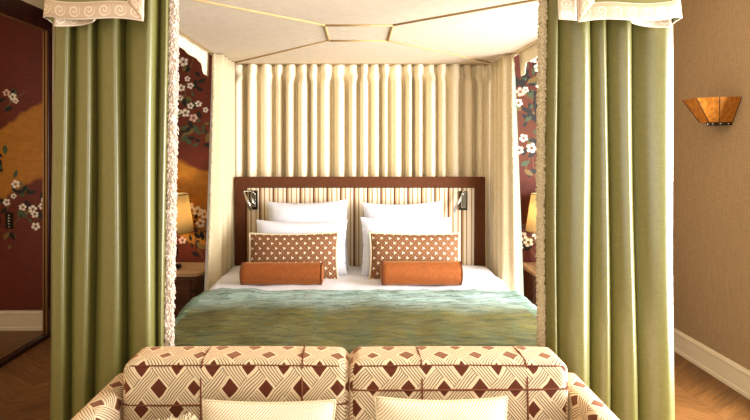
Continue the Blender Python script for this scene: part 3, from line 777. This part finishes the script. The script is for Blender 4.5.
pelmet(-1, (147 - 355) / 258, (58 - 355) / 258, CZ + (147 - 23.5) / 258, 'green pelmet flap with cream scroll trim at the left canopy corner')
pelmet(1, (574 - 355) / 258, (667 - 355) / 258, CZ + (147 - 24.5) / 258, 'green pelmet flap with cream scroll trim at the right canopy corner')

# ---------------------------------------------------------------- nightstands and lamps
def nightstand(x0, x1, label, flip):
    y0, y1, zt = 4.235, 4.63, .58; cx = (x0 + x1) / 2
    t_ = thing('nightstand', label, 'nightstand', (cx, 4.43, 0), 'dark wooden nightstands beside the bed')
    def plan(d, r=.07):
        pts = []
        for (px_, py_, a0) in ((x0 - d + r, y0 - d + r, PI), (x1 + d - r, y0 - d + r, 1.5 * PI)):
            for i in range(7): a = a0 + i / 6 * PI / 2; pts.append((px_ + r * math.cos(a), py_ + r * math.sin(a)))
        return pts + [(x1 + d, y1), (x0 - d, y1)]
    def prism(pl, z0, z1):
        n_ = len(pl); m_ = MB(); m_.add([(a, b_, z0) for a, b_ in pl] + [(a, b_, z1) for a, b_ in pl], [tuple(range(n_))[::-1], tuple(range(n_, 2 * n_))] + [(i, (i + 1) % n_, n_ + (i + 1) % n_, n_ + i) for i in range(n_)]); return m_
    prism(plan(.012, .08), zt - .028, zt).build('top', M['night_top'], t_, bevel=.004)
    prism(plan(0), .10, zt - .0285).build('body', M['night_wood'], t_)
    prism(plan(-.03), 0, .0995).build('plinth', M['dark_wood'], t_)
    for z0, z1 in ((.34, .53), (.13, .325)):
        d_ = MB().box(x0 + .075, x1 - .075, y0 - .012, y0 - .0005, z0, z1).build('drawer', M['night_wood'], t_, bevel=.003)
        kb = MB(); kb.tube([(cx, y0 - .012, (z0 + z1) / 2), (cx, y0 - .026, (z0 + z1) / 2), (cx, y0 - .030, (z0 + z1) / 2)], [.005, .012, .009], 14); k2 = kb.build('knob', M['gold'], None, True)
        k2.parent = d_
        for v_ in k2.data.vertices: v_.co -= Vector(t_.location)
nightstand(-1.70, -1.19, 'dark brown wooden nightstand left of the bed below the gold mural', 1)
nightstand(1.39, 1.92, 'dark brown rounded wooden nightstand right of the bed below the red mural', 0)
def lamp(cx, cy, label):
    t_ = thing('table_lamp', label, 'lamp', (cx, cy, .58), 'table lamps on the nightstands')
    MB().lathe(cx, cy, [(.075, .5805), (.08, .59), (.075, .60), (.03, .608), (.022, .62), (.045, .66), (.058, .71), (.050, .76), (.022, .80), (.014, .815), (.014, .84)], 32).build('base', M['dark_metal'], t_, True)
    m_ = MB(); m_.lathe(cx, cy, [(.005, .8405), (.012, .85), (.030, .90), (.034, .93), (.022, .965), (.004, .975)], 16); m_.build('bulb', M['white_linen'], t_, True)
    m_ = MB(); n_ = 48
    ring = [(.175, .87), (.130, 1.174), (.127, 1.174), (.172, .87)]
    vs = [(cx + r * math.cos(2 * PI * i / n_), cy + r * math.sin(2 * PI * i / n_), z) for r, z in ring for i in range(n_)]
    m_.add(vs, [(j * n_ + i, j * n_ + (i + 1) % n_, ((j + 1) % 4) * n_ + (i + 1) % n_, ((j + 1) % 4) * n_ + i) for j in range(4) for i in range(n_)])
    sh_ = m_.build('lamp_shade', M['shade'], t_, True)
    m_ = MB()
    for r, z in ((.176, .873), (.131, 1.171)): m_.tube([(cx + r * math.cos(2 * PI * i / 48), cy + r * math.sin(2 * PI * i / 48), z) for i in range(49)], .003, 6, False)
    for a in (0, 2.1, 4.2): m_.tube([(cx, cy, .983), (cx + .142 * math.cos(a), cy + .142 * math.sin(a), 1.08)], .0018, 5)
    m_.tube([(cx, cy, .97), (cx, cy, 1.0)], .003, 6)
    m_.build('shade_rim', M['gold'], t_, True)
    l = bpy.data.lights.new('lamp_glow', 'POINT'); l.energy = 6; l.color = (1, .88, .66); l.shadow_soft_size = .04
    lo = bpy.data.objects.new('lamp_glow', l); C.objects.link(lo); lo.location = Vector((cx, cy, 1.03)) - Vector(t_.location); lo.parent = t_
lamp(-1.475, 4.42, 'table lamp with cream shade on the left nightstand')
lamp(1.552, 4.42, 'table lamp with cream shade on the right nightstand')
m = MB().lathe(1.47, 4.29, [(.030, .5805), (.045, .584), (.058, .600), (.056, .601), (.042, .588), (.004, .586)], 28)
tag(m.build('trinket_dish', M['chrome'], None, True), 'small silver dish on the right nightstand in front of the lamp', 'dish')

# ---------------------------------------------------------------- sconce on the right wall
t = thing('wall_sconce', 'faceted golden wood half-bowl uplight on the tan right wall', 'lamp', (XR, 3.6, 1.78))
k0 = 550 / 580
top = [(XR - .001, 3.50), (2.31, 3.515), (2.215, 3.60), (2.215, 3.755), (2.33, 3.835), (XR - .001, 3.85)]
bot = [(XR - .001, 3.585), (2.36, 3.59), (2.315, 3.63), (2.315, 3.725), (2.36, 3.765), (XR - .001, 3.77)]
top = [(a, b - .035) for a, b in top]; bot = [(a, b - .035) for a, b in bot]
zt_, zb_ = 1.868, 1.712
for i in range(5):
    a, b_, c, d = top[i], top[i + 1], bot[i + 1], bot[i]; cc = Vector((XR, 3.64, 0))
    def ins(p, z): v = Vector((p[0], p[1], 0)); v = v + (cc - v).normalized() * .008; return (min(v.x, XR - .001), v.y, z)
    vs = [(a[0], a[1], zt_), (b_[0], b_[1], zt_), (c[0], c[1], zb_), (d[0], d[1], zb_), ins(a, zt_), ins(b_, zt_), ins(c, zb_), ins(d, zb_)]
    MB().add(vs, [(0, 1, 2, 3), (4, 7, 6, 5), (0, 4, 5, 1), (3, 2, 6, 7), (0, 3, 7, 4), (1, 5, 6, 2)]).build('facet', M['sconce_wood'], t, bevel=.0015)
for i in range(6): m = MB(); m.tube([(top[i][0] - .002, top[i][1], zt_), (bot[i][0] - .002, bot[i][1], zb_)], .0022, 6); m.build('edge_line', M['dark_wood'], t, True)
def half(r0, r1, z0, z1):
    m_ = MB(); n_ = 18; vs = []
    for r, z in ((r0, z0), (r1, z1)):
        for i in range(n_ + 1): a = PI / 2 + PI * i / n_; vs.append((XR - .001 + r * 1.15 * math.cos(a), 3.642 + r * .95 * math.sin(a), z))
    k_ = n_ + 1; m_.add(vs, [(i, i + 1, k_ + i + 1, k_ + i) for i in range(n_)] + [tuple(range(k_)), tuple(range(k_, 2 * k_))[::-1], (0, k_, 2 * k_ - 1, k_ - 1)]); return m_
half(.088, .092, 1.692, 1.711).build('base_ring', M['dark_metal'], t)
for i in range(7):
    a = PI / 2 + PI * (i + .5) / 7
    m = MB(); cx_, cy_ = XR + .090 * 1.15 * math.cos(a), 3.642 + .090 * .95 * math.sin(a)
    m.lathe(cx_, cy_, [(.001, 1.696), (.005, 1.698), (.007, 1.702), (.005, 1.706), (.001, 1.708)], 10); m.build('stud', M['chrome'], t, True)

# ---------------------------------------------------------------- sofa at the foot of the bed
SB, SF = 2.065, 1.885; ST = .808
t = thing('sofa', 'two-seat sofa in rust diamond weave fabric at the foot of the bed', 'sofa', (-.03, 1.7, 0))
def back_cushion(x0, x1, seams, zs_):
    c_ = merge(rbox(MB(), x0, x1, SF, SB, .40, ST, .035, puff=.007).build('back_cushion', M['upholstery'], t, True))
    m_ = MB(); e_ = .0035
    yf = SF - .006
    m_.tube(catmull([(x0 + .03, SF + .008, ST - .012), (x0 + .3, SF + .000, ST - .006), (x1 - .3, SF + .000, ST - .006), (x1 - .03, SF + .008, ST - .012)], 10), e_ * .7, 6)
    m_.tube(catmull([(x0 + .006, SF + .02, zs_), (x0 + .04, SF - .001, zs_), ((x0 + x1) / 2, yf - .001, zs_ + .003), (x1 - .04, SF - .001, zs_ + .004), (x1 - .006, SF + .02, zs_ + .004)], 10), e_, 6)
    for xs_ in seams:
        m_.tube([(xs_, yf - .0005, .45), (xs_ + .002, yf - .001, .60), (xs_, yf + .002, ST - .06), (xs_, SF + .006, ST - .012), (xs_, SF + .02, ST + .001), (xs_ - .002, (SF + SB) / 2, ST + .0065), (xs_ - .004, SB - .02, ST + .001)], e_, 6)
    o_ = m_.build('piping', M['seam'], None, True); o_.parent = c_
    for v_ in o_.data.vertices: v_.co -= Vector(t.location)
    return c_
k1 = 550 / SF
X = lambda p: (p - 355) / k1
back_cushion(X(121), X(348), [X(201), X(302)], CZ - (405 - 147) / k1)
back_cushion(X(350), X(570), [X(422), X(527)], CZ - (390 - 147) / k1)
merge(rbox(MB(), X(123), X(568), SB + .002, SB + .06, .08, ST - .05, .02).build('back_panel', M['upholstery'], t, True))
merge(rbox(MB(), X(123), X(568), 1.12, SB, .08, .25, .02).build('base', M['upholstery'], t, True))
for a, b_ in ((X(121), X(348)), (X(350), X(570))):
    merge(rbox(MB(), a, b_, 1.10, SF - .003, .252, .42, .035, puff=.008).build('seat_cushion', M['upholstery'], t, True))
for x0, x1 in ((-.905, X(121) - .004), (X(570) + .004, .845)):
    # arm: constant height at the back, sweeping down towards the front
    m = MB(); n_ = 40
    def A(u, v):
        y_ = 2.06 - .98 * u; zt2 = .705 - .20 * max(0, (u - .45) / .55) ** 2
        a = 2 * PI * v; cx_, hw = (x0 + x1) / 2, (x1 - x0) / 2; hh = (zt2 - .08) / 2; e2 = .28
        ca, sa = math.cos(a), math.sin(a)
        return (cx_ + hw * math.copysign(abs(ca) ** .45, ca), y_, .08 + hh + hh * math.copysign(abs(sa) ** e2, sa))
    vs = []; uv = []
    N_ = 48
    for j in range(n_ + 1):
        acc = 0; prev = None
        for i in range(N_ + 1):
            p = Vector(A(j / n_, i / N_ + .25 / N_ * 0)); acc += (p - prev).length if prev else 0; prev = p; vs.append(p); uv.append((acc + .03, p.y))
    k_ = N_ + 1
    m.add(vs, [(j * k_ + i, j * k_ + i + 1, (j + 1) * k_ + i + 1, (j + 1) * k_ + i) for j in range(n_) for i in range(N_)] + [tuple(range(N_)), tuple(n_ * k_ + i for i in range(N_))[::-1]], uv)
    merge(m.build('armrest', M['upholstery'], t, True), 1e-5)
for x_ in (-.74, .68):
    for y_ in (1.2, 2.0): MB().lathe(x_, y_, [(.018, 0), (.026, .079)], 14).build('leg', M['dark_wood'], t, True)

G = 'cream twill cushions on the sofa'
pillow('throw_cushion', 'cream twill cushion with piped edge on the left half of the sofa', 'cushion', -.278, 1.72, .428, .430, .308, .13, -.2, M['twill'], G, .055, sag=.0, piping=M['fur'], pr=.004, seed=8)
pillow('throw_cushion', 'cream twill cushion with piped edge on the right half of the sofa', 'cushion', .278, 1.72, .428, .428, .318, .13, -.2, M['twill'], G, .055, sag=.004, piping=M['fur'], pr=.004, seed=9)
pillow('fringed_cushion', 'diamond patterned cushion with brush fringe by the left sofa arm', 'cushion', -.635, 1.60, .428, .30, .275, .12, -.15, M['upholstery'], None, .05, yaw=.25, roll=-.04, seed=10, fringe=M['fur'])
